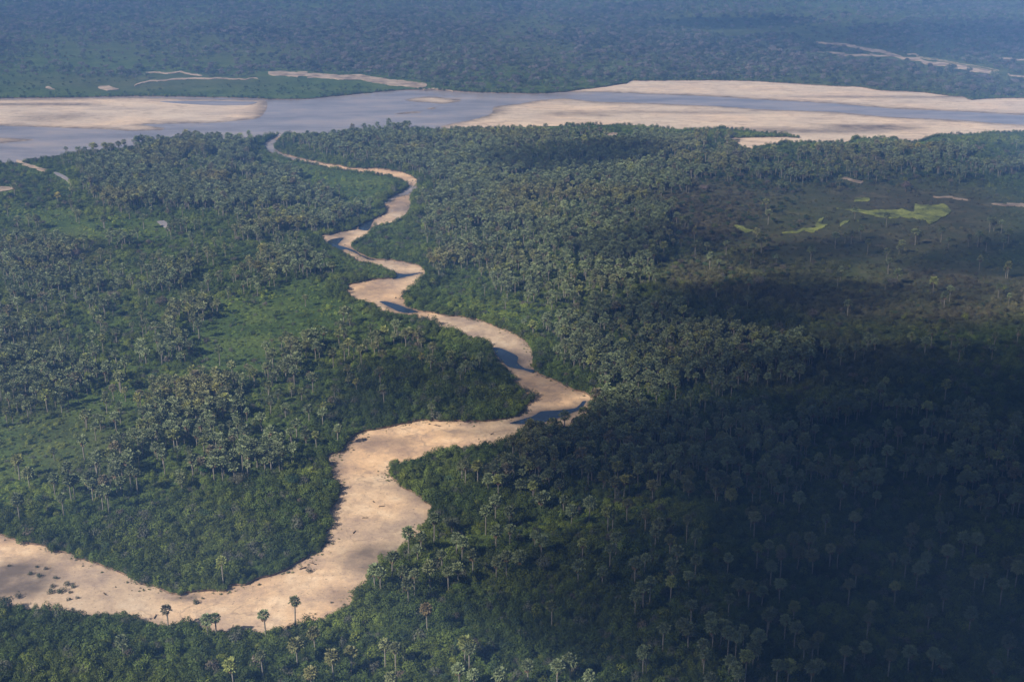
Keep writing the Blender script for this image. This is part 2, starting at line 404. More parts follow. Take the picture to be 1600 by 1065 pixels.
bars_w = []
for i, (lb, q) in enumerate(SANDBARS):
    w = smooth_world(q, True, jit=.6, seed=60+i); bars_w.append(w)
R_BAR = np.zeros_like(R_RIVER)
for w in bars_w: R_BAR |= raster(w)
R_OPEN = R_MAIN & ~R_BAR
WETB = np.clip(blur(dilate(R_OPEN, 5), 10)*.85, 0, 1)
for (px, py, rx, ry, a) in [(70,163,90,2.5,.9),(80,184,60,6,.5),(1180,205,200,5,.7),(1360,199,90,4,.8),(900,178,60,4,.5),(1060,176,120,3,.5),(1400,152,160,3,.6)]:
    cx, cyy = g(px, py); yy = abs(g(px, py-ry)[1]-g(px, py+ry)[1])/2; xx = abs(g(px+rx, py)[0]-g(px-rx, py)[0])/2
    D = ((GX[None]-cx)/xx)**2 + ((GY[:, None]-cyy)/yy)**2
    WETB = np.maximum(WETB, (a*np.clip(1.4-D, 0, 1)).astype(np.float32))
for i, ((lb, q), w) in enumerate(zip(SANDBARS, bars_w)):
    a = np.array(w)
    # keep the bar inside the river: clip against the bank with a boolean of two triangulations
    V, F, OF = cdt([w, MAIN_LOOP], [(x, y) for y in np.arange(max(Y0, a[:, 1].min()), a[:, 1].max(), 22) for x in np.arange(max(-1500, a[:, 0].min()), min(1500, a[:, 0].max()), 22)])
    fs = [f for f, o in zip(F, OF) if 0 in o and 1 in o]
    us = sorted({k for f in fs for k in f}); mp = {u: k for k, u in enumerate(us)}
    VV = V[us]; ZB = .10 + .02*i
    cnt = {}
    for f in fs:
        for s in range(len(f)):
            e = (f[s], f[(s+1) % len(f)]); cnt[frozenset(e)] = cnt.get(frozenset(e), 0)+1
    zz = np.full(len(us), ZB) + (fbm(VV[:, 0]/25, VV[:, 1]/25, 77)*.5)
    for e, c in cnt.items():
        if c == 1:
            for k in e: zz[mp[k]] = .035
    me = mesh('sandbar', np.c_[VV, zz], [[mp[k] for k in f] for f in fs])
    fattr(me, 'wet', look(WETB, VV[:, 0], VV[:, 1]))
    mkobj('sandbar', me, M_BAR, kind='structure', label=lb, category='sandbar')
for q, lb in [([(250,159),(330,158.5),(400,160),(388,164.5),(332,165),(275,162)], 'narrow purple grey lagoon inside the left sandbar')]:
    sheet('lagoon', smooth_world(q, True, jit=.3, seed=90), .75, M_RIVER, .4, kind='structure', label=lb, category='lagoon')

def strip(pts, wpx):
    L = [(x, y-w*.5) for (x, y), w in zip(pts, wpx)]; R = [(x, y+w*.5) for (x, y), w in zip(pts, wpx)]
    return L + R[::-1]
PATCHES = [
 ('eroded pink sand bank curving behind the green island', [(420,115),(450,114),(520,117),(600,123),(640,128),(668,132),(666,139),(610,133),(520,124),(450,121),(424,121)], 'sand bank'),
 ('narrow sand strip below the pink bank', strip([(664,139),(690,141),(706,143)], [1, 2, 1]), 'sand bank'),
 ('pale track running left behind the green island', strip([(212,134),(235,128),(310,124),(360,125),(402,125)], [1.5, 2, 2, 1.6, 1]), 'sand track'),
 ('short sand strip at upper left of the far plain', strip([(232,114),(260,115),(312,118)], [1.5, 2, 1.6]), 'sand strip'),
 ('bare sand patch left on the green island', [(150,138),(165,135),(182,141),(175,143),(150,142)], 'sand patch'),
 ('small pale sand patch at far left', [(75,139),(82,138),(90,142),(85,142.5)], 'sand patch'),
 ('dry sandy side channel in the far right forest', strip([(1280,66),(1320,71),(1360,79.5),(1400,88),(1450,98),(1510,109),(1565,118)], [2, 3.5, 4.5, 4, 5, 6, 4]), 'dry channel'),
 ('short arm of the far right dry channel', strip([(1290,83.5),(1330,87),(1370,88.5),(1396,88)], [1.5, 3, 2.5, 2]), 'dry channel'),
 ('thin upper arm of the far right dry channel', strip([(1415,84.5),(1480,97),(1560,113)], [1.5, 1.5, 2.5]), 'dry channel'),
 ('last stretch of dry channel at the right edge', strip([(1572,116.5),(1600,121),(1700,134)], [2, 2, 2]), 'dry channel'),
 ('short pale streak in the far right forest', strip([(1570,93),(1600,94.5),(1680,98)], [2, 2, 2]), 'sand strip'),
 ('sandy creek mouth at the left edge of the near plain', strip([(22,253),(45,258),(60,263),(74,268)], [2.5, 4, 4, 5]), 'creek bed'),
 ('bare sand patch at left edge below the creek', [(-20,293),(8,292),(14,297),(0,301),(-20,300)], 'sand patch'),
 ('pinkish bare patch above the lime marsh', strip([(1312,284),(1324,282),(1336,285),(1348,287)], [1, 3, 3.5, 1]), 'bare patch'),
 ('thin pale track right of the lime marsh', strip([(1462,308),(1485,311),(1512,316)], [1.2, 2, 1.5]), 'sand track'),
 ('orange bare sand strip at the right edge', strip([(1556,321),(1580,322),(1600,323),(1650,324)], [2, 4, 4, 4]), 'sand strip'),
 ('small white clearing near the far bank grove', [(945,209),(960,207),(965,210),(955,213)], 'clearing'),
]
R_CLEAR = np.zeros_like(R_RIVER)
for i, (lb, q, cat) in enumerate(PATCHES):
    w = smooth_world(q, True, jit=3.5, step=3., seed=100+i, wl=6.); R_CLEAR |= raster(w)
    sheet('bare_sand', w, LAND+.75, M_TRACK, 1.2, kind='structure', label=lb, category=cat)
MARSH = [
 ('largest lime green marsh patch on the right plain', [(1309,326),(1330,329),(1347,331),(1359,329),(1400,330),(1422,334),(1425,321),(1450,322),(1475,322),(1489,331),(1475,341),(1456,351),(1434,343),(1397,343),(1366,339),(1340,334)]),
 ('small lime marsh patch above the largest one', [(1331,312),(1345,313),(1357,311),(1359,316),(1340,319)]),
 ('ragged lime marsh patch left of the largest one', [(1225,363),(1250,358),(1269,352),(1278,344),(1288,341),(1284,350),(1297,355),(1280,359),(1250,363)]),
 ('sliver of lime marsh just left of the largest one', [(1310,353),(1331,346),(1325,352),(1314,356)]),
 ('leftmost sliver of lime marsh by the brown scrub', [(1147,357),(1160,359),(1174,363),(1160,366)]),
]
for i, (lb, q) in enumerate(MARSH):
    w = smooth_world(q, True, jit=4.5, step=2.0, seed=130+i, wl=7.); rm = raster(w); R_CLEAR |= rm & (RNG.random(rm.shape) < .82)
    sheet('marsh', w, LAND+.8, M_MARSH, 1.2, kind='structure', label=lb, category='marsh')
w = smooth_world(strip([(86,272),(105,282),(112,292),(105,302),(92,311)], [3, 6, 4, 5, 5]), True, jit=.4, seed=140); R_CLEAR |= raster(w)
sheet('creek', w, LAND+.72, M_RIVER, 1.2, kind='structure', label='grey brown creek curving at the left edge', category='creek')
w = smooth_world([(246,348),(256,347),(266,356),(265,363),(258,358)], True, jit=.4, seed=141); R_CLEAR |= raster(w)
sheet('pond', w, LAND+.72, M_RIVER, 1.2, kind='structure', label='small grey pond in the left grassland', category='pond')

R_CLEARF = dilate(R_CLEAR, 4)
for k_ in range(1, 25): R_CLEARF[:-k_] |= R_CLEAR[k_:]
R_CLEARF = R_CLEARF & (GY[:, None] > 2200) | R_CLEAR
# ------------------------------------------------------------------ plant meshes
def frame(d):
    d = Vector(d).normalized(); a = Vector((0, 0, 1)) if abs(d.z) < .95 else Vector((1, 0, 0))
    s = d.cross(a).normalized(); return d, s, s.cross(d).normalized()
def fan(v, f, org, d, plen, rad, seg, rnd, droop=0.):
    d, s, u = frame(d)
    roll = rnd.uniform(-.5, .5); s, u = s*math.cos(roll)+u*math.sin(roll), u*math.cos(roll)-s*math.sin(roll)
    hub = org + d*plen
    k = len(v); w = .05                                           # petiole
    v += [org+s*w, org-s*w, hub-s*w, hub+s*w]; f.append((k, k+1, k+2, k+3))
    span = math.radians(rnd.uniform(115, 140))
    for i in range(seg):
        a0 = -span + 2*span*(i+.5)/seg; da = span/seg*.95
        r = rad*(1-.22*abs(a0)/span)*rnd.uniform(.85, 1.08)
        lift = u*(.10*rad*(1 if i % 2 else -1)); fold = u*(.32*rad*abs(math.sin(a0)))
        dir0 = d*math.cos(a0)+s*math.sin(a0)
        da1 = d*math.cos(a0-da)+s*math.sin(a0-da); da2 = d*math.cos(a0+da)+s*math.sin(a0+da)
        tip = hub + dir0*r + fold - Vector((0, 0, r*(.12+droop)))
        k = len(v)
        v += [hub, hub+da1*r*.62+lift+fold*.6, tip, hub+da2*r*.62-lift+fold*.6]
        f.append((k, k+1, k+2)); f.append((k, k+2, k+3))
def crown_mesh(seed, n=30, lo=-.55):
    rnd = random.Random(seed); v = []; f = []
    for i in range(n):
        z = 1 - (1-lo)*(i+.5)/n; ph = i*2.39996 + rnd.uniform(-.35, .35); z += rnd.uniform(-.08, .08); z = max(-.95, min(1, z))
        r = math.sqrt(1-z*z); d = Vector((r*math.cos(ph), r*math.sin(ph), z))
        fan(v, f, Vector((0, 0, 0)), d, rnd.uniform(1.25, 1.85), rnd.uniform(1.05, 1.4), 9, rnd, .1 if z < 0 else 0)
    return v, f
def dead_mesh(seed, n=9):
    rnd = random.Random(seed); v = []; f = []
    for i in range(n):
        ph = i*2.39996; z = rnd.uniform(-.92, -.7); r = math.sqrt(1-z*z)
        fan(v, f, Vector((0, 0, -.15)), Vector((r*math.cos(ph), r*math.sin(ph), z)), rnd.uniform(.9, 1.4), rnd.uniform(.7, 1.1), 6, rnd, .35)
    return v, f
def tube(v, f, pts, rad, seg=7):
    k0 = len(v); n = len(pts)
    for i, (p, r) in enumerate(zip(pts, rad)):
        p = Vector(p); d = (Vector(pts[min(i+1, n-1)])-Vector(pts[max(i-1, 0)])); d, s, u = frame(d)
        for j in range(seg):
            a = 2*math.pi*j/seg; v.append(p + (s*math.cos(a)+u*math.sin(a))*r)
    for i in range(n-1):
        for j in range(seg):
            a = k0+i*seg+j; b = k0+i*seg+(j+1) % seg; f.append((a, b, b+seg, a+seg))
    f.append(tuple(k0+(n-1)*seg+j for j in range(seg)))
def trunk_mesh(seed):                                              # unit height, scaled per palm
    rnd = random.Random(seed); bx, by = rnd.uniform(-.35, .35), rnd.uniform(-.35, .35); v = []; f = []
    pts = []; rad = []
    for t, r in ((0, .46), (.06, .36), (.3, .29), (.55, .34), (.7, .33), (.9, .25), (1, .22)):
        pts.append((bx*math.sin(t*math.pi), by*math.sin(t*math.pi), t*10)); rad.append(r*1.12)
    tube(v, f, pts, rad, 8)
    return [Vector((p.x, p.y, p.z/10)) for p in v], f
def leaves(v, f, pts, nrm, size, rnd, k=1):
    for p, nn in zip(pts, nrm):
        d = Vector(nn) + Vector((rnd.gauss(0, .34), rnd.gauss(0, .34), rnd.gauss(.15, .3)))
        if d.length < .1: d = Vector((0, 0, 1))
        d, s, u = frame(d); a = rnd.uniform(0, 6.28); s, u = s*math.cos(a)+u*math.sin(a), u*math.cos(a)-s*math.sin(a)
        z = size*rnd.uniform(.6, 1.3); p = Vector(p); q = len(v)
        v += [p-s*z, p-u*z*.6+d*z*.15, p+s*z, p+u*z*.6+d*z*.15]
        f.append((q, q+1, q+2, q+3))
def lobes_points(lobes, n, rnd, inner=.25):
    pts = []; nr = []
    tot = sum(l[3]*l[4] for l in lobes)
    for (x, y, z, r, h) in lobes:
        for _ in range(max(3, int(n*r*h/tot))):
            a = rnd.uniform(0, 6.283); c = rnd.uniform(-.35, 1); s = math.sqrt(max(0, 1-c*c))
            d = Vector((s*math.cos(a), s*math.sin(a), c)); q = 1 - inner*rnd.random()**2 + rnd.uniform(-.06, .1)
            p = Vector((x+d.x*r*q, y+d.y*r*q, z+d.z*h*q))
            if p.z < .05: p.z = rnd.uniform(.05, .4)
            pts.append(p); nr.append(d)
    return pts, nr
def bush_mesh(seed, R=2.0, Ht=2.2, n=230, size=.30):
    rnd = random.Random(seed); v = []; f = []
    lobes = [(0, 0, Ht*.35, R*.7, Ht*.62)]
    for i in range(rnd.randint(3, 6)):
        a = rnd.uniform(0, 6.28); q = rnd.uniform(.35, .75)*R
        lobes.append((math.cos(a)*q, math.sin(a)*q, Ht*rnd.uniform(.15, .4), R*rnd.uniform(.35, .55), Ht*rnd.uniform(.35, .6)))
    pts, nr = lobes_points(lobes, n, rnd)
    leaves(v, f, pts, nr, size, rnd)
    return v, f
def tree_crown(seed, R, Hb, Ht, n, size, nl=9):
    rnd = random.Random(seed); lobes = []
    for i in range(nl):
        a = i*2.4+rnd.uniform(-.5, .5); q = R*.62*math.sqrt((i+.3)/nl)
        lobes.append((math.cos(a)*q, math.sin(a)*q, Hb+(Ht-Hb)*rnd.uniform(.3, .72)-.25*q, R*rnd.uniform(.30, .5), (Ht-Hb)*rnd.uniform(.22, .38)))
    v = []; f = []; pts, nr = lobes_points(lobes, n, rnd, .35); leaves(v, f, pts, nr, size, rnd); return v, f, lobes
def tree_trunk(seed, Hb, lobes, r=.35):
    v = []; f = []; rnd = random.Random(seed)
    tube(v, f, [(0, 0, -.3), (.05, 0, Hb*.5), (.1, .05, Hb)], [r*1.3, r, r*.8], 7)
    for (x, y, z, a, b) in lobes[:7]:
        tube(v, f, [(.1, .05, Hb*.85), (x*.5, y*.5, (Hb+z)*.5), (x, y, z)], [r*.55, r*.35, r*.12], 5)
    return v, f

CROWNS = [mesh('palm_crown', *crown_mesh(100+i, 34+3*(i % 3), -.45-.1*(i % 3))) for i in range(6)]
DEADS = [mesh('palm_dead_fronds', *dead_mesh(200+i, 7+2*i)) for i in range(4)]
TRUNKS = [mesh('palm_trunk', *trunk_mesh(300+i)) for i in range(4)]
for m in CROWNS: m.materials.append(M_PALM)
for m in DEADS: m.materials.append(M_DEAD)
for m in TRUNKS: m.materials.append(M_TRUNK)
BUSHES = [mesh('shrub_foliage', *bush_mesh(400+i, 2.0, 2.3+.3*(i % 4), 420, .19)) for i in range(8)]
for m in BUSHES: m.materials.append(M_LEAF)
def merged(name, parts):
    """parts: list of (verts, faces, material, transform)"""
    V = []; Fc = []; mi = []; mats = []
    for v, f, m, T in parts:
        k = len(V); V += [T @ Vector(q) for q in v]; Fc += [tuple(i+k for i in q) for q in f]
        if m not in mats: mats.append(m)
        mi += [mats.index(m)]*len(f)
    me = mesh(name, V, Fc)
    for m in mats: me.materials.append(m)
    me.polygons.foreach_set('material_index', mi); return me
PALM_ALL = []
for i in range(8):
    hgt = 9.5 + .9*(i % 5)
    c = crown_mesh(500+i, 22, -.5); d = dead_mesh(520+i, 5+i % 4); t = trunk_mesh(540+i)
    PALM_ALL.append(merged('palm_tree_instance', [(*c, M_PALM, Matrix.Translation((0, 0, hgt)) @ Matrix.Scale(1.5, 4)), (*d, M_DEAD, Matrix.Translation((0, 0, hgt)) @ Matrix.Scale(1.25, 4)), (*t, M_TRUNK, Matrix.Diagonal((1, 1, hgt, 1)))]))
TREE_ALL = []
for i in range(6):
    cv, cf, lob = tree_crown(600+i, 5.5, 3.0, 10.0, 260, .62)
    tv, tf = tree_trunk(620+i, 4.0, lob)
    TREE_ALL.append(merged('woodland_tree_instance', [(cv, cf, M_LEAF, Matrix()), (tv, tf, M_BARK, Matrix())]))
# big, leafy near trees
def big_tree(seed, R, Ht, n, size):
    cv, cf, lob = tree_crown(seed, R, Ht*.28, Ht, n, size, 12)
    return mesh('tree_crown', cv, cf), mesh('tree_trunk', *tree_trunk(seed+1, Ht*.35, lob, .05*Ht*.7))

# ------------------------------------------------------------------ scattering (one object of kind stuff = points + instances)
def scatter(name, meshes, pts, rotz, scl, var, tint, **props):
    me = bpy.data.meshes.new(name); n = len(pts); me.vertices.add(n); me.vertices.foreach_set('co', np.asarray(pts, np.float32).ravel())
    def va(nm, t, a, key):
        at = me.attributes.new(nm, t, 'POINT'); at.data.foreach_set(key, np.asarray(a).astype(np.int32 if t == 'INT' else np.float32).ravel())
    rot = np.zeros((n, 3)); rot[:, 2] = rotz
    va('rot', 'FLOAT_VECTOR', rot, 'vector'); va('scl', 'FLOAT_VECTOR', scl, 'vector'); va('var', 'INT', var, 'value')
    va('tint', 'FLOAT_COLOR', np.c_[tint, np.ones(n)], 'color')
    o = mkobj(name, me, **props)
    t = bpy.data.node_groups.new(name+'_scatter', 'GeometryNodeTree')
    t.interface.new_socket('Geometry', in_out='INPUT', socket_type='NodeSocketGeometry')
    t.interface.new_socket('Geometry', in_out='OUTPUT', socket_type='NodeSocketGeometry')
    gi = t.nodes.new('NodeGroupInput'); go = t.nodes.new('NodeGroupOutput'); jn = t.nodes.new('GeometryNodeJoinGeometry')
    def att(nm, ty):
        a = t.nodes.new('GeometryNodeInputNamedAttribute'); a.data_type = ty; a.inputs['Name'].default_value = nm; return a.outputs[0]
    ar = att('rot', 'FLOAT_VECTOR'); asc = att('scl', 'FLOAT_VECTOR'); av = att('var', 'INT')
    for k, m in enumerate(meshes):
        src = bpy.data.objects.new(m.name, m)
        oi = t.nodes.new('GeometryNodeObjectInfo'); oi.inputs['Object'].default_value = src
        ip = t.nodes.new('GeometryNodeInstanceOnPoints')
        cm = t.nodes.new('FunctionNodeCompare'); cm.data_type = 'INT'; cm.operation = 'EQUAL'
        bi = [s for s in cm.inputs if s.type == 'INT']
        t.links.new(av, bi[0]); bi[1].default_value = k
        t.links.new(gi.outputs[0], ip.inputs['Points']); t.links.new(cm.outputs[0], ip.inputs['Selection'])
        t.links.new(oi.outputs['Geometry'], ip.inputs['Instance']); t.links.new(ar, ip.inputs['Rotation']); t.links.new(asc, ip.inputs['Scale'])
        t.links.new(ip.outputs[0], jn.inputs[0])
    t.links.new(jn.outputs[0], go.inputs[0])
    md = o.modifiers.new('scatter', 'NODES'); md.node_group = t
    return o
def grid_points(y0, y1, cell, margin=1.22):
    P = []
    hw = W/2/FPX/CP*margin
    for y in np.arange(y0, y1, cell):
        r = hw*(y*CP+HC*SP)*CP + 25
        xs = np.arange(-r, r, cell); P.append(np.c_[xs, np.full(len(xs), y)])
    P = np.concatenate(P); P += RNG.uniform(-.45, .45, P.shape)*cell
    return P
def pick(p, polys):
    """largest density of the polygons (photo space) a point of the plain lies in, with frayed edges"""
    px, py = to_px(p[:, 0], p[:, 1], LAND)
    s = (py+250)/800
    px = np.clip(px + (fbm(p[:, 0]/40, p[:, 1]/40, 8)-.5)*110*s + RNG.normal(0, 9, len(p))*s, 3, 1597); py = np.clip(py + (fbm(p[:, 0]/40, p[:, 1]/40, 18)-.5)*60*s + RNG.normal(0, 5, len(p))*s, -200, 1062)
    d = np.zeros(len(p))
    for dens, q in polys: d = np.where(inpoly(px, py, q), np.maximum(d, dens), d)
    return d

GROVES = [
 (.89, [(60,240),(120,232),(250,220),(400,218),(440,240),(475,258),(480,300),(540,325),(560,345),(530,357),(495,372),(515,392),(500,402),(440,392),(330,348),(250,345),(200,330),(150,305),(110,265)]),
 (.35, [(180,330),(260,345),(330,350),(440,395),(500,402),(520,425),(440,455),(390,430),(300,400),(200,370)]),
 (.72, [(0,470),(30,400),(120,385),(150,410),(180,430),(240,410),(330,400),(400,385),(500,402),(520,420),(440,450),(340,480),(310,520),(275,560),(200,590),(120,640),(60,650),(0,660)]),
 (.30, [(0,370),(140,360),(330,370),(330,400),(150,420),(0,420)]),
 (.89, [(240,615),(310,605),(420,592),(480,540),(500,500),(560,500),(640,503),(672,518),(640,548),(602,570),(592,620),(560,640),(510,685),(460,720),(400,742),(330,752),(300,735),(230,768),(190,770),(150,770),(180,700),(230,645)]),
 (.95, [(440,217),(560,208),(700,203),(850,202),(1000,215),(1100,225),(1090,270),(1050,310),(1030,400),(1000,440),(960,480),(880,490),(800,470),(740,440),(690,430),(672,380),(668,330),(695,300),(660,270),(560,256),(480,240)]),
 (.92, [(880,490),(960,470),(1050,490),(1110,520),(1200,530),(1250,560),(1240,600),(1100,622),(960,612),(900,575),(840,520)]),
 (.95, [(880,670),(940,630),(1050,640),(1150,640),(1200,680),(1250,720),(1200,775),(1100,790),(1000,790),(900,785),(820,790),(770,760),(800,705),(850,685)]),
 (.35, [(1100,225),(1300,228),(1600,222),(1600,275),(1400,280),(1250,290),(1100,285)]),
 (.45, [(1150,690),(1330,640),(1600,650),(1600,800),(1400,800),(1250,780),(1180,790)]),
 (.035, [(1050,330),(1600,350),(1600,650),(1200,640),(1000,450)]),
 (.12, [(560,640),(640,560),(720,540),(790,600),(770,650),(640,650)]),
 (.07, [(1000,840),(1600,800),(1600,1065),(1000,1065)]),
 (.02, [(0,300),(1000,300),(1000,950),(560,950),(500,760),(0,790)]),
 (.05, [(0,640),(240,600),(230,650),(100,760),(0,780)]),
]
# ---- palms placed one by one from the photograph: base x, base y, crown y
HAND = [(461,974,936),(415,993,960),(262,976,951),(325,990,969),(338,989,965),(638,866,832),(658,868,838),(652,880,857),(612,903,870),(586,917,890),(595,919,894),(630,926,887),(648,930,889),(638,945,902),(673,920,885),(690,892,866),(668,987,949),(602,1044,1007),(619,1050,1009),(548,1048,1018),(522,1063,1019),(492,1014,988),(464,1040,1007),(412,1060,1012),(365,1072,1038),(610,1088,1058),(487,1080,1050),(349,907,876),(701,920,893),
(727,753,726),(746,755,728),(759,830,797),(774,812,782),(795,822,799),(678,843,808),(892,819,797),(920,811,785),(949,830,796),(957,830,803),(980,811,785),(1008,826,803),(1029,841,818),(1073,843,809),(1086,860,834),(910,871,848),(953,886,857),(904,909,884),(862,973,946),(836,860,836),(846,866,844),(797,852,826),(776,854,830),(714,868,840),(722,872,846),(792,902,867),(776,902,877),(739,898,867),(716,910,886),(992,909,879),(1007,896,871),(1050,910,884),(1047,939,908),(1075,924,899),(1086,904,875),(1005,947,917),(1015,939,908),(992,962,931),(1036,1016,971),(1067,1001,977),(1005,1055,1018),(1010,1053,1014),(727,1034,1004),(733,1042,1012),(718,1078,1044),(740,1084,1052),(782,1086,1054),(825,1070,1040),(871,1070,1040),(890,1062,1031),(919,1087,1055),
(31,810,779),(99,800,777),(112,781,750),(118,779,747),(141,772,735),(161,797,757),(170,798,752),(165,780,748),(205,766,732),(215,768,735),(258,738,709),(301,746,716),(332,727,703),(379,733,703),(389,736,709),(415,727,701),(456,695,674),(479,697,679),(495,698,679),(529,690,669),(195,1033,1001),
(1178,840,807),(1172,830,792),(1195,820,796),(1225,790,762),(1248,802,777),(1269,894,867),(1263,867,840),(1203,917,878),(1182,887,855),(1219,900,853),(1218,940,912),(1169,948,916),(1335,838,809),(1312,802,773),(1360,747,720),(1289,838,810),(1296,887,857),(1325,943,912),(1336,916,890),(1423,856,825),(1504,866,840),(1525,870,842),(1449,875,850),(1477,888,860),(1413,905,874),(1432,918,889),(1396,947,916),(1473,954,928),(1522,925,893),(1535,926,889),(1563,947,912),(1572,908,880),(1585,920,885),(1112,1016,979),(1124,1010,976),(1137,1025,987),(1149,1029,994),(1161,1014,984),(1184,1031,994),(1198,994,961),(1225,998,968),(1241,1014,979),(1139,964,934),(1164,1063,1021),(1278,1024,994),(1255,1033,1006),(1214,1070,1039),(1359,977,946),(1355,993,965),(1387,1059,1021),(1420,1048,1018),(1449,982,954),(1514,987,957),(1575,1032,1003),
(416,558,532),(270,563,540),(222,555,530),(600,632,606),(594,604,580),(265,560,535),(1085,378,360),(1330,380,362),(1345,372,354),(1305,385,368),(1430,380,362),(1528,382,364),(1575,380,362),(1385,410,392),(1458,455,438),(1355,395,378),(1388,424,408),(1170,458,440)]
hp = []
for bx, by, cyy in HAND:
    x, y = g(bx, by, LAND+2.2)
    lo, hi = 5., 22.
    for _ in range(30):
        m = (lo+hi)/2
        if to_px(x, y, LAND+m)[1] > cyy: lo = m
        else: hi = m
    hp.append((x, y, max(7.5, min(16, m))))
hp = np.array(hp)
P = grid_points(560, 2180, 6.2)
d = pick(P, GROVES)
cl = np.clip((fbm(P[:, 0]/46, P[:, 1]/46, 70, 5)-.46)*9, 0, 1)
d = d*np.where(d > .9, .38+.62*cl, np.where(d > .7, .12+.88*cl, .05+1.3*cl))
def toward_camera(m, k):
    r = m.copy()
    for q_ in range(1, k+1): r[:-q_] |= m[q_:]
    return r
GPX = to_px(GX[None], GY[:, None])[0]
NOPALM = R_EDGE | (toward_camera(dilate(R_TRIB, 3), 28) & (GY[:, None] > 1500)) | (toward_camera(R_MAIN, 26) & (GPX > 640)) | toward_camera(R_TRIB, 4) | toward_camera(dilate(R_CLEAR, 1), 14) | (toward_camera(dilate(R_TRIB, 2), 20) & (GY[:, None] > 1000))
ok = (RNG.random(len(P)) < d) & ~look(NOPALM, P[:, 0], P[:, 1])
P = P[ok]
hd = np.full(len(P), 1e9)
for x, y, h in hp: hd = np.minimum(hd, np.hypot(P[:, 0]-x, P[:, 1]-y))
P = P[hd > 4.5]
def palm_tint(p):
    n = len(p); a = RNG.random(n); b = fbm(p[:, 0]/90, p[:, 1]/90, 80)
    t = np.array([.160, .198, .095])[None]*(.6+.75*RNG.random((n, 1)))
    t[:, 0] *= 1 + .5*np.clip(b-.5, 0, 1)*2; t[:, 2] *= 1 - .4*np.clip(b-.5, 0, 1)*2
    t[a > .975] = np.array([.17, .15, .09]); yg = (a > .80) & (a < .90); t[yg] *= np.array([1.25, 1.15, .7])
    return t
pall = np.r_[np.c_[hp[:, :2], hp[:, 2]], np.c_[P, 7.5+7*RNG.random(len(P))**1.1]]
px, py = to_px(pall[:, 0], pall[:, 1], LAND+pall[:, 2])
inview = (px > -4) & (px < 1604) & (py < 1068)
pt = palm_tint(pall)
hand = np.arange(len(pall)) < len(hp)
score = np.where(inview, pall[:, 1] - 150*hand, 1e9)
first = np.argsort(score)[:300]
single = np.zeros(len(pall), bool); single[first] = True

ORD = ['leftmost', 'second', 'third', 'fourth', 'fifth', 'sixth', 'seventh', 'eighth', 'ninth', 'tenth', 'eleventh', 'twelfth', 'thirteenth', 'fourteenth', 'fifteenth', 'sixteenth', 'seventeenth', 'eighteenth', 'nineteenth', 'twentieth',
       'twenty-first', 'twenty-second', 'twenty-third', 'twenty-fourth', 'twenty-fifth', 'twenty-sixth', 'twenty-seventh', 'twenty-eighth', 'twenty-ninth', 'thirtieth']
SPECIAL = {0: 'tall lone palm whose crown stands against the sand of the bend', 1: 'slender palm left of the tall lone one at the sand edge', 2: 'leftmost round headed palm on the near edge of the sand', 3: 'left palm of the squat pair on the near sand edge',
           4: 'right palm of the squat pair on the near sand edge', 27: 'lone palm in the dark thicket inside the lower bend', 16: 'palm with reddish brown crown alone on the slope right of the bend',
           17: 'left palm of the tall pair below the sandy bend', 18: 'right palm of the tall pair below the sandy bend', 29: 'left palm of the pair above the sandy point', 30: 'right palm of the pair above the sandy point'}
ZONES = [('bottom left scrub below the sand', 0, 470, 955, 1100), ('bottom centre scrub below the bend', 470, 700, 955, 1100), ('bottom scrub right of centre', 700, 960, 930, 1100),
         ('bottom shade right of centre', 960, 1100, 930, 1100), ('dark bottom stand at right', 1100, 1290, 930, 1100), ('dark bottom right corner', 1290, 1604, 930, 1100),
         ('stand beside the lower sandy bend', 560, 705, 800, 955), ('open scrub right of the sandy bend', 705, 870, 800, 930), ('shaded scrub in the lower centre', 870, 1000, 800, 930), ('shaded slope right of centre', 1000, 1130, 800, 930),
         ('dark stand in the lower right', 1130, 1280, 800, 930), ('dark scrub at lower right', 1280, 1420, 800, 930), ('dark right edge', 1420, 1604, 800, 930),
         ('left edge grove above the thicket', 0, 160, 690, 830), ('foot of the left grove', 160, 260, 690, 830), ('grove front above the dark thicket', 260, 360, 690, 830), ('grove front left of the sand', 360, 520, 690, 830),
         ('grove behind the sandy point', 690, 860, 690, 800), ('dark dense grove in the centre right', 860, 960, 690, 800), ('densest part of the dark grove', 960, 1060, 690, 800), ('right half of the dark grove', 1060, 1160, 690, 800),
         ('dark grove edge at right', 1160, 1300, 690, 800), ('dark far grove at right', 1300, 1604, 690, 800), ('left bank grove', 0, 300, 600, 690), ('left bank grove near the sand', 300, 620, 600, 690)]
def zone(x, y):
    for i, (nm, a, b, c, e) in enumerate(ZONES):
        if a <= x < b and c <= y < e: return i
    return -1
ROWW = ['front', 'middle', 'back']
byz = {}
for i in first:
    if hand[i] and i in SPECIAL: continue
    z = zone(px[i], py[i]); byz.setdefault(z, []).append(i)
label = {}
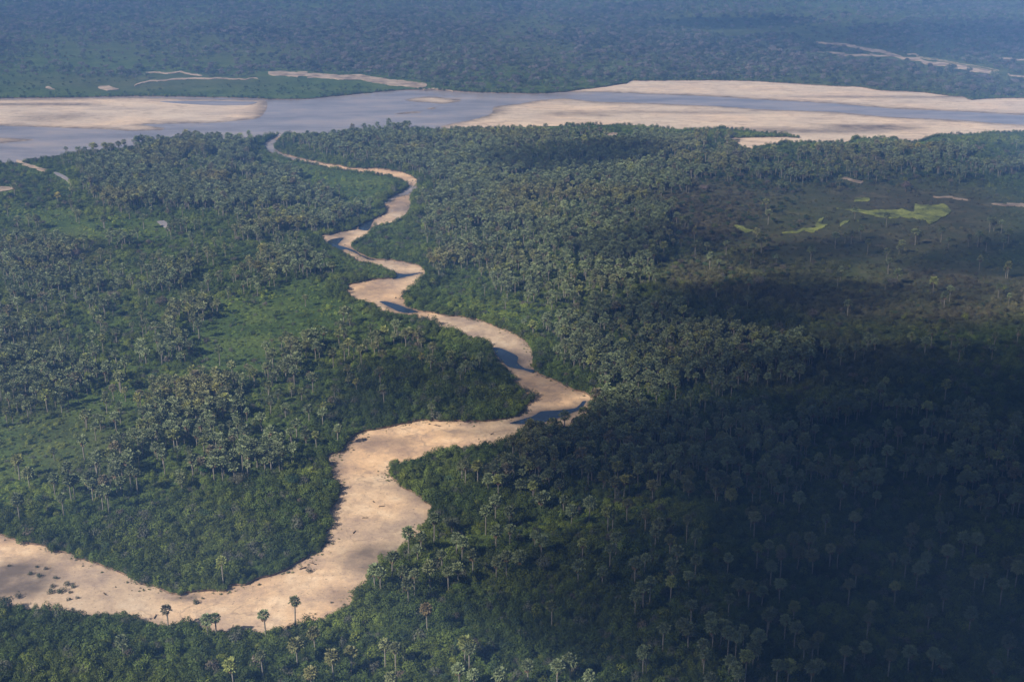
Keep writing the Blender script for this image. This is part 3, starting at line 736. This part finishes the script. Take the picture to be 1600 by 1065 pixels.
for z, ids in byz.items():
    nm = ZONES[z][0] if z >= 0 else None
    if z < 0:
        ids.sort(key=lambda k: px[k])
        for k in ids:
            s = 'left of' if px[k] < 790 else 'right of'
            label[k] = None
        continue
    ids.sort(key=lambda k: -py[k])
    rows = 1 if len(ids) <= 10 else (2 if len(ids) <= 24 else 3)
    per = math.ceil(len(ids)/rows)
    for r in range(rows):
        sub = sorted(ids[r*per:(r+1)*per], key=lambda k: px[k])
        for q, k in enumerate(sub):
            size = 'tall' if pall[k, 2] > 14 else ('short' if pall[k, 2] < 10.5 else 'slim')
            col = 'brown-tinged' if pt[k, 0] > pt[k, 1] else ('grey-green' if pt[k, 2] > .55*pt[k, 1] else 'yellow-green')
            o = ORD[min(q, 29)] + ('' if q == 0 else ' from left')
            rw = '' if rows == 1 else ((['front', 'back'] if rows == 2 else ROWW)[r] + ' row, ')
            label[k] = f"{size} {col} palm, {o}, {rw}{nm}"
zz_ids = [k for k, v in label.items() if v is None]
for q, k in enumerate(sorted(zz_ids, key=lambda k: (round(py[k]/60), px[k]))):
    label[k] = ('palm standing alone in open grassland left of the tributary' if px[k] < 640 else 'thin palm standing in the open plain right of the tributary')
def tint_set(o, t): o['tint'] = [float(x) for x in t]
for k in first:
    x, y, h = map(float, pall[k]); r = random.Random(int(k))
    root = bpy.data.objects.new('palm_tree', None); COL.objects.link(root); root.location = (x, y, LAND-.3); root.rotation_euler = (r.gauss(0, .02), r.gauss(0, .02), r.uniform(0, 6.28))
    root['label'] = SPECIAL.get(int(k)) if (hand[k] and int(k) in SPECIAL) else label[k]
    root['category'] = 'palm tree'; root['group'] = 'palms of the near plain'
    s = r.uniform(1.2, 1.75)
    t = mkobj('trunk', TRUNKS[k % 4], parent=root); t.scale = (1, 1, h+.3)
    c = mkobj('crown', CROWNS[r.randrange(6)], parent=root); c.location = (0, 0, h+.3); c.scale = (s, s, s*r.uniform(.9, 1.05)); tint_set(c, pt[k] if k != 16 else (.20, .155, .07))
    dd = mkobj('dead_fronds', DEADS[r.randrange(4)], parent=c); dd.location = (0, 0, -.1)
rest = ~single
q = pall[rest]; var = RNG.integers(0, 8, len(q)); vh = 9.5 + .9*(var % 5)
sc = q[:, 2]/vh; cw = np.clip(sc, .8, 1.15)*RNG.uniform(.8, 1.15, len(q)); scl = np.c_[cw, cw, np.clip(sc, .72, 1.3)]
scatter('palm_grove', PALM_ALL, np.c_[q[:, :2], np.full(len(q), LAND-.2)], RNG.random(len(q))*6.28, scl, var, pt[rest], kind='stuff', label='dense groves of grey green palms across the plain', category='palm grove')
print('palms', len(pall))

# ------------------------------------------------------------------ scrub
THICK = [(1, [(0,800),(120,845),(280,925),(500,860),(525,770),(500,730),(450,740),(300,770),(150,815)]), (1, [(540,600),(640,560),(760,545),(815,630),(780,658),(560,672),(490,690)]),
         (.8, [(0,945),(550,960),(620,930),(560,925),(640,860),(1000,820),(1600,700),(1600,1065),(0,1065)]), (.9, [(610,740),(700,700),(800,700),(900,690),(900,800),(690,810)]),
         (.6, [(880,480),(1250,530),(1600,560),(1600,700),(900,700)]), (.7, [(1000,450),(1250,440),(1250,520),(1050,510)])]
GRASS = [(1, [(150,330),(240,345),(420,400),(330,395),(140,375),(0,350),(0,320)]), (1, [(280,590),(330,480),(480,440),(540,470),(600,490),(500,500),(480,540),(420,590)]),
         (.8, [(1200,290),(1600,290),(1600,440),(1250,420),(1150,380)]), (.8, [(430,262),(560,266),(620,285),(600,310),(560,345),(540,322),(480,300)]), (.7, [(0,650),(230,600),(230,640),(100,740),(0,760)]), (.6, [(680,460),(800,480),(850,530),(760,500)])]
def scrub_tint(p, thick, dry):
    n = len(p); b = fbm(p[:, 0]/45, p[:, 1]/45, 90); c = fbm(p[:, 0]/12, p[:, 1]/12, 95)
    t = np.array([.078, .116, .022])[None]*np.ones((n, 1))
    yl = np.clip((b-.45)*4, 0, 1)[:, None]
    t = t*(1-yl) + np.array([.140, .178, .028])*yl
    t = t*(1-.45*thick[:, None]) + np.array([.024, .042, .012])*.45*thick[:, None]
    br = np.clip(dry*1.1, 0, .9)[:, None]; t = t*(1-br) + np.array([.105, .088, .052])*br
    t *= (.45+1.1*c[:, None])*(.55+.9*RNG.random((n, 1)))
    a = RNG.random(n); t[a > .975] = np.array([.16, .19, .03])*(.7+.5*RNG.random((np.sum(a > .975), 1)))
    gr = (a > .86) & (a < .93); t[gr] = np.array([.10, .105, .075])*(.7+.6*RNG.random((gr.sum(), 1)))
    return t
HAND_SHRUB = []
LOWSCRUB = (toward_camera(R_TRIB, 12) & (GY[:, None] > 1300)) | toward_camera(R_POOL, 7) | (toward_camera(R_MAIN, 8) & (GPX > 640)) | toward_camera(R_CLEAR, 8)
def scrub_band(y0, y1, cell, smin, smax):
    P = grid_points(y0, y1, cell)
    ok = ~look(R_RIVER, P[:, 0], P[:, 1]) & ~look(R_CLEAR, P[:, 0], P[:, 1]); P = P[ok]
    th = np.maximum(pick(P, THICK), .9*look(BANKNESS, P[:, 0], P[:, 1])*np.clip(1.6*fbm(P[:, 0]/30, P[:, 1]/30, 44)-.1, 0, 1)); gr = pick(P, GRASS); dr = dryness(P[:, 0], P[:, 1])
    keep = RNG.random(len(P)) < np.clip(.80 + .25*th - .45*gr - .45*dr + .5*(fbm(P[:, 0]/22, P[:, 1]/22, 47)-.5), .15, 1)
    P, th, gr, dr = P[keep], th[keep], gr[keep], dr[keep]
    n = len(P)
    s = (smin + (smax-smin)*RNG.random(n)**2.2)*(.62 + .45*th + .55*fbm(P[:, 0]/16, P[:, 1]/16, 48))*(1-.35*gr)
    s = np.where(look(LOWSCRUB, P[:, 0], P[:, 1]), np.minimum(s, .62), s)
    scl = np.c_[s, s, s*(.6+.5*RNG.random(n)+.25*th)]
    tn_ = scrub_tint(P, th, dr); tn_ *= (1+.35*gr*(1-dr))[:, None]
    return P, scl, tn_, th
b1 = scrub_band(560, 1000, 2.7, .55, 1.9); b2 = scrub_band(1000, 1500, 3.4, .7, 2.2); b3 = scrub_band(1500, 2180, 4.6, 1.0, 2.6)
def bank_row(loop, side, seed):
    a = np.array(loop); t = np.roll(a, -1, 0)-np.roll(a, 1, 0); t[0] = a[1]-a[0]; t[-1] = a[-1]-a[-2]
    L = np.hypot(t[:, 0], t[:, 1])[:, None]; nrm = np.c_[-t[:, 1], t[:, 0]]/np.maximum(L, 1e-6)*side
    Q = []; S = []
    for rep_ in range(2):
        off = RNG.uniform(.6, 2.6, len(a))[:, None]
        q = a + nrm*off; k = (RNG.random(len(a)) < np.clip(3.2*fbm(a[:, 0]/26, a[:, 1]/26, seed)-.75, .15, 1)) & (np.abs(a[:, 0]) < 1300)
        Q.append(q[k]); S.append((.55+.75*RNG.random(k.sum()))*np.clip(q[k][:, 1]/1100, .85, 1.6))
    Q = np.concatenate(Q); S = np.concatenate(S)
    th = np.full(len(Q), .8)
    return Q, np.c_[S, S, S*(.7+.4*RNG.random(len(S)))], scrub_tint(Q, th, np.zeros(len(Q))), th
def tufts(loop, side, seed):
    a = np.array(loop); t = np.roll(a, -1, 0)-np.roll(a, 1, 0); t[0] = a[1]-a[0]; t[-1] = a[-1]-a[-2]
    nrm = np.c_[-t[:, 1], t[:, 0]]/np.maximum(np.hypot(t[:, 0], t[:, 1])[:, None], 1e-6)*side
    Q = []
    for rep_ in range(3):
        q = a + nrm*(-RNG.exponential(2.6, len(a)))[:, None] + RNG.normal(0, 1, a.shape)
        k = RNG.random(len(a)) < np.clip(3.0*fbm(a[:, 0]/18, a[:, 1]/18, seed)-1.15, .02, .9); Q.append(q[k])
    Q = np.concatenate(Q); S = .16+.4*RNG.random(len(Q))**2; th = np.full(len(Q), .3)
    return Q, np.c_[S, S, S*.8], scrub_tint(Q, th, np.full(len(Q), .25)), th
bands = [b1, b2, b3, tufts(ba, 1, 311), tufts(bb, -1, 312), bank_row(ba, 1, 301), bank_row(bb, -1, 302), bank_row(nl, -1, 303), bank_row(nr, -1, 304), bank_row(fa, -1, 305)]
P = np.concatenate([q[0] for q in bands]); scl = np.concatenate([q[1] for q in bands]); tn = np.concatenate([q[2] for q in bands])
n = len(P); rz = RNG.random(n)*6.28; var = RNG.integers(0, 8, n)
px, py = to_px(P[:, 0], P[:, 1], LAND+1)
vis = (px > 5) & (px < 1595) & (py < 1060)
size = np.where(vis, scl[:, 0]/np.maximum(P[:, 1], 1), 0)
sing = np.argsort(-size)[:300]
sing = sing[np.argsort(-py[sing])]
ROWN = ['bottommost', 'second', 'third', 'fourth', 'fifth', 'sixth', 'seventh', 'eighth', 'ninth', 'tenth', 'eleventh', 'twelfth']
for r in range(12):
    row = sorted(sing[r*25:(r+1)*25], key=lambda k: px[k])
    for q_, k in enumerate(row):
        sh = 'low' if scl[k, 2] < np.median(scl[sing, 2]) else 'tall'
        cc = 'grey-green' if tn[k, 2] > .5*tn[k, 1] else ('yellow-green' if tn[k, 0] > .68*tn[k, 1] else 'dark green')
        o = ORD[q_] + ('' if q_ == 0 else ' from left')
        lb = f'{sh} {cc} shrub, {o}, in the {ROWN[r]} row of shrubs' + (' from the bottom' if r else '')
        o = mkobj('shrub', BUSHES[int(var[k])], label=lb, category='shrub', group='large shrubs of the foreground thicket')
        o.location = (float(P[k, 0]), float(P[k, 1]), LAND-.1); o.rotation_euler = (0, 0, float(rz[k])); o.scale = [float(v_) for v_ in scl[k]]; tint_set(o, tn[k])
m = np.ones(n, bool); m[sing] = False
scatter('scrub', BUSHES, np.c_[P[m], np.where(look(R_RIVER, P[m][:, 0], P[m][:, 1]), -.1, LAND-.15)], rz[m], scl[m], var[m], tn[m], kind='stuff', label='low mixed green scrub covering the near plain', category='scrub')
print('scrub', n)

# ------------------------------------------------------------------ shrubs on the sand, and broadleaf trees, one by one
SHRUBS = [(15,884,1.3,'small shrub nearest the left edge on the sand'), (62,901,2.1,'round green shrub on the grey sand flat'), (47,897,1.7,'thin grey shrub left of the round green one on sand'), (72,889,1.5,'small shrub above the round green one on the sand'), (57,886,1.3,'pinkish small shrub at the top of the sand flat'),
          (87,903,1.6,'thin shrub right of the round green one on sand'), (30,932,2.6,'dark purple shrub alone near the left end of the sand'), (82,925,2.6,'left shrub of the dark clump on the sand'), (97,924,2.8,'big middle shrub of the dark clump on the sand'), (84,916,1.8,'upper left shrub of the dark clump on the sand'),
          (105,914,2.2,'upper shrub of the dark clump on the sand'), (115,917,1.9,'right shrub of the dark clump on the sand'), (110,926,1.5,'low brownish shrub right of the dark clump'), (107,937,1.5,'lone green tuft below the dark clump on sand'), (121,934,1.3,'faint tuft right of the lone green one'),
          (483,892,2.2,'lone dark shrub on the sand below the thicket'), (306,941,2.3,'shrub in the hollow of the sand below the thicket point'), (833,620,5.5,'dark round bush alone on the sand by the neck'), (822,612,3.2,'smaller bush left of the dark round one on sand'), (816,633,3.0,'low bush below the dark round one at the sand edge')]
for i, (bx, by, s, lb) in enumerate(SHRUBS):
    x, y = g(bx, by, 0)
    o = mkobj('shrub', BUSHES[i % 8], label=lb, category='shrub', group='shrubs on the sand')
    o.location = (x, y, -.1); o.rotation_euler = (0, 0, i*1.7); o.scale = (s/2, s/2, s/2*.95)
    tint_set(o, (.035, .055, .022) if i % 3 else (.06, .06, .04))
# reedy strip along the lower edge of the upper bend
BT = [mesh_pair for mesh_pair in (big_tree(700, 5.0, 9, 900, .34), big_tree(720, 4.2, 10, 800, .32), big_tree(740, 6.0, 8, 1000, .36))]
for c, t in BT: c.materials.append(M_LEAF); t.materials.append(M_BARK)
TREES = [(706,830,1.35,'large grey green leafy tree beside the sandy bend',(.105,.12,.075)), (850,893,1.25,'rounded pale grey green tree in the shaded lower centre',(.11,.12,.085)), (372,757,1.2,'olive broad tree below the left grove',(.085,.085,.05)), (458,760,1.2,'dark green broad tree at the thicket beside the sand',(.03,.06,.025)),
         (320,742,1.0,'bright green bushy tree below the left grove trunks',(.05,.12,.03)), (584,915,.8,'bright green bushy tree at the sand edge',(.07,.12,.025)), (716,922,.75,'yellow green bushy tree under the small palms',(.09,.14,.025)), (160,455,1.4,'dull brown leafless tree in the left grove',(.14,.115,.09)),
         (30,410,1.4,'purplish bare tree at the left edge of the plain',(.14,.11,.095)), (180,472,1.5,'grey brown bare tree in the left plain',(.15,.13,.10)), (120,405,1.3,'purplish bare tree in the left plain',(.14,.11,.10)), (75,395,1.2,'pinkish bare tree near the left edge',(.17,.12,.10)),
         (1100,300,1.3,'pale pinkish bare tree in the right grove',(.22,.17,.15)), (1415,298,1.5,'pinkish bare tree beyond the lime marsh',(.19,.14,.13)), (1185,445,1.3,'pale grey bare tree on the brown plain',(.19,.18,.14)), (1395,448,1.3,'grey bare tree on the right plain',(.17,.16,.12)),
         (1270,500,1.3,'grey leafless tree at the shadow edge',(.15,.13,.11)), (985,645,.9,'low green tree at the right end of the pool',(.06,.08,.04)), (10,949,1.0,'dark tree at the left edge against the sand',(.03,.05,.022)), (250,480,1.2,'brownish tree within the left palm band',(.13,.11,.07))]
for i, (bx, by, s, lb, tc) in enumerate(TREES):
    x, y = g(bx, by, LAND+1)
    root = bpy.data.objects.new('broadleaf_tree', None); COL.objects.link(root); root.location = (x, y, LAND-.2); root.rotation_euler = (0, 0, i*2.1); root.scale = (s, s, s)
    root['label'] = lb; root['category'] = 'tree'; root['group'] = 'broadleaf trees of the plain'
    c, t = BT[i % 3]; mkobj('trunk', t, parent=root); cr = mkobj('crown', c, parent=root); tint_set(cr, tc)

# driftwood on the sand
def log_mesh(seed):
    rnd = random.Random(seed); v = []; f = []
    tube(v, f, [(-2.2, 0, .1), (-.8, .2, .25), (.6, 0, .2), (2.0, .4, .35)], [.22, .28, .24, .10], 7)
    tube(v, f, [(.4, 0, .2), (1.0, -.7, .6), (1.2, -1.4, .9)], [.14, .10, .05], 5)
    tube(v, f, [(-1.2, .1, .2), (-1.6, .7, .5)], [.12, .05], 5)
    return v, f
LOGS = [mesh('driftwood_log', *log_mesh(i)) for i in range(2)]
for m in LOGS: m.materials.append(M_WOOD)
DRIFT = [(571,809,'driftwood on the upper sand above the bend'), (554,831,'driftwood in the middle of the wide sand reach'), (489,880,'driftwood just above the lone dark shrub on sand'), (472,888,'driftwood left of the lone dark shrub on sand'), (584,784,'branch lying on sand left of the curved scour'), (597,791,'branch lying beside the curved scour on the sand'), (243,963,'driftwood on sand left of the round headed palm'), (683,665,'dark log on the sand below the dark thicket'), (768,678,'small log near the reeds of the upper sand'), (164,928,'stick on the open orange sand at left')]
for i, (bx, by, lb) in enumerate(DRIFT):
    x, y = g(bx, by, 0); o = mkobj('driftwood', LOGS[i % 2], label=lb, category='driftwood', group='driftwood on the sand')
    o.location = (x, y, .05); o.rotation_euler = (0, 0, i*1.3); o.scale = (.9+.12*(i % 4),)*3

# ------------------------------------------------------------------ far woodland
P = grid_points(2060, 4700, 9.5, 1.15)
px, py = to_px(P[:, 0], P[:, 1], LAND)
dn = .5*fbm(P[:, 0]/160, P[:, 1]/160, 55) + .5*fbm(P[:, 0]/420, P[:, 1]/700, 56)
ok = ~look(R_EDGE, P[:, 0], P[:, 1]) & ~look(R_CLEARF, P[:, 0], P[:, 1])
isl = inpoly(px, py, [(-700,160),(-700,120),(0,118),(200,124),(420,122),(520,124),(610,133),(665,140),(580,147),(420,157),(0,158)])
far = py < 190
keep = ok & (RNG.random(len(P)) < np.clip((dn-.28)*3.2, .08, 1)*np.where(isl, .30, 1.0)) & far
P = P[keep]; isl = isl[keep]; n = len(P)
s = (.5+1.1*RNG.random(n)**1.8)*np.where(isl, .55, 1); scl = np.c_[s, s, s*(.7+.4*RNG.random(n))]
b = np.clip((fbm(P[:, 0]/150, P[:, 1]/260, 57)[:, None]-.2)*1.7, 0, 1); a = RNG.random(n)
t = np.array([.070, .092, .052])*(.5+1.0*RNG.random((n, 1)))*(.45+1.2*b)
gre = a > .62; t[gre] = np.array([.15, .135, .13])*(.6+.7*RNG.random((gre.sum(), 1)))
t[isl] = np.array([.05, .085, .035])*(.8+.4*RNG.random((isl.sum(), 1)))
scatter('distant_woodland', TREE_ALL, np.c_[P, np.full(n, LAND-.2)], RNG.random(n)*6.28, scl, RNG.integers(0, 6, n), t, kind='stuff', label='endless blue hazed woodland beyond the river', category='woodland')
print('far trees', n)
# mixed broadleaf trees of the near plain along the river and on the right
MIXED = [(.75, [(700,200),(1100,205),(1300,222),(1600,208),(1600,275),(1400,285),(1250,300),(1100,290),(900,230)]), (.25, [(1030,290),(1260,300),(1250,460),(1050,460)]), (.16, [(0,380),(300,380),(300,480),(0,500)]), (.5, [(0,255),(60,275),(120,300),(60,330),(0,340)]), (.10, [(0,340),(1000,230),(1000,700),(0,700)]), (.10, [(1000,480),(1600,480),(1600,1000),(1000,1000)]), (.16, [(0,780),(520,740),(520,870),(280,930),(0,840)]), (.14, [(0,960),(620,930),(700,720),(1000,700),(1600,1000),(1600,1065),(0,1065)])]
P = grid_points(570, 2180, 8.5); d = pick(P, MIXED)
ok = (RNG.random(len(P)) < d) & ~look(dilate(R_RIVER, 2) | NOPALM, P[:, 0], P[:, 1]); P = P[ok]; n = len(P)
px, py = to_px(P[:, 0], P[:, 1], LAND)
s = (.35+.5*RNG.random(n)**1.5); scl = np.c_[s, s, s*(.75+.3*RNG.random(n))]
a = RNG.random(n); t = np.array([.045, .075, .03])*(.6+.8*RNG.random((n, 1)))
bare = a > .75; t[bare] = np.array([.14, .12, .09])*(.6+.6*RNG.random((bare.sum(), 1)))
scatter('mixed_woodland', TREE_ALL, np.c_[P, np.full(n, LAND-.2)], RNG.random(n)*6.28, scl, RNG.integers(0, 6, n), t, kind='stuff', label='scattered broadleaf trees between the palm groves', category='woodland')
print('mixed', n)

# ------------------------------------------------------------------ air and clouds
M_HAZE, n_, out = newmat('blue_haze')
pv = N(n_, 'ShaderNodeVolumePrincipled'); pv.inputs['Color'].default_value = (.21, .45, 1.0, 1); pv.inputs['Density'].default_value = .00020; pv.inputs['Anisotropy'].default_value = -0.35
n_.links.new(pv.outputs[0], out.inputs['Volume'])
def boxmesh(name, a, b):
    v = [(x, y, z) for x in (a[0], b[0]) for y in (a[1], b[1]) for z in (a[2], b[2])]
    return mesh(name, v, [(0, 1, 3, 2), (4, 6, 7, 5), (0, 4, 5, 1), (2, 3, 7, 6), (0, 2, 6, 4), (1, 5, 7, 3)])
mkobj('haze', boxmesh('haze', (-37000, -37000, -2), (37000, 37000, HC+12)), M_HAZE, kind='stuff', label='thin blue haze filling the air over the plain', category='haze')

M_CLOUD, n_, out = newmat('cloud_vapour')
pv = N(n_, 'ShaderNodeVolumePrincipled'); pv.inputs['Color'].default_value = (.75, .77, .8, 1); pv.inputs['Density'].default_value = .009; pv.inputs['Anisotropy'].default_value = .3
n_.links.new(pv.outputs[0], out.inputs['Volume'])
def cloud(px, py, rx, ry, th, alt, lb, seed):
    """a cumulus whose shadow falls round the given spot of the plain (rx, ry in metres)"""
    x, y = g(px, py); t = (alt)/-SUNV.z
    c = Vector((x, y, 0)) - SUNV*t
    bm = bmesh.new(); bmesh.ops.create_icosphere(bm, subdivisions=4, radius=1)
    for v in bm.verts:
        q = v.co; f = 1 + .9*(float(fbm(q.x*1.6+q.z+seed*7, q.y*1.6+q.z*.7+seed*3, seed, 4))-.5)
        v.co = Vector((q.x*rx*f, q.y*ry*f, q.z*th*f*(1 if q.z > 0 else .5)))
    me = bpy.data.meshes.new('cloud'); bm.to_mesh(me); bm.free()
    o = mkobj('cloud', me, M_CLOUD, kind='structure', label=lb, category='cloud'); o.location = c
CLOUDS = [(1560,950,130,150,190,'cloud shading the dark bottom right corner'), (1500,790,170,150,170,'cloud shading the dark right edge of the plain'), (1440,900,190,210,120,'middle layer of cloud over the lower right'), (1420,860,260,300,50,'wide thin layer of cloud over the lower right'),
          (1500,632,205,95,90,'cloud shading the middle right plain'), (1450,560,270,120,55,'thin layer of cloud over the middle right plain'), (1075,712,125,68,110,'cloud shading the dense dark grove'), (1130,712,180,95,50,'thin fringe of cloud round the dark grove'), (1150,480,135,50,120,'cloud shading the dark band above the lit grove'), (1260,474,200,70,40,'thin fringe of cloud over the dark band'),
          (1015,388,75,50,110,'small cloud shading the dark patch in the brown scrub'), (890,256,95,75,90,'small cloud shading the dark patch in the upper grove'), (1255,400,75,52,75,'small cloud shading a dark patch on the brown plain'),
          (1555,405,90,60,110,'small cloud shading a dark patch at the right edge'), (690,605,110,65,45,'thin cloud shading the thicket by the neck'), (1500,330,400,340,26,'thin cloud dimming the right plain'),
          (1130,38,230,110,80,'cloud shading a band of the far forest'), (1500,60,520,300,40,'thin cloud dimming the far right forest')]
for i, (a, b, rx, ry, th, lb) in enumerate(CLOUDS): cloud(a, b, rx, ry, th, 950+25*(i % 4), lb, 30+i)

def added_deck(x, y, z, rx, ry, th, lb, seed):
    gx, gy = to_px(x, y)
    bm = bmesh.new(); bmesh.ops.create_icosphere(bm, subdivisions=4, radius=1)
    for v in bm.verts:
        q = v.co; f = 1 + .7*(float(fbm(q.x*2+q.z+seed*7, q.y*2+q.z*.7+seed*3, seed, 4))-.5)
        v.co = Vector((q.x*rx*f, q.y*ry*f, q.z*th*f*(1 if q.z > 0 else .5)))
    me = bpy.data.meshes.new('cloud'); bm.to_mesh(me); bm.free()
    mkobj('cloud', me, M_CLOUD, kind='structure', label=lb, category='cloud').location = (x, y, z)
def added_deck_for(gx, gy, rx, ry, th, lb, seed, alt=1000):
    c = Vector((gx, gy, 0)) - SUNV*(alt/-SUNV.z); added_deck(c.x, c.y, c.z, rx, ry, th, lb, seed)
added_deck(760, 350, 1150, 760, 1100, 320, 'added broad cloud overhead, out of view at right, blocking sky light', 90)  # made-up cloud, cuts the sky fill over the right side
added_deck_for(20, 330, 300, 150, 120, 'added unseen cloud keeping sun off the haze near the viewer', 91)  # invented cloud, stops sunlit haze veiling the foreground
added_deck_for(520, 400, 290, 210, 150, 'added unseen cloud keeping sun off the haze at lower right', 92)  # added out of view so the haze stays dark over the lower right
added_deck_for(690, 680, 330, 340, 200, 'added unseen cloud keeping sun off the haze along the right edge', 93)  # added beyond the frame to take the lit haze off the right edge
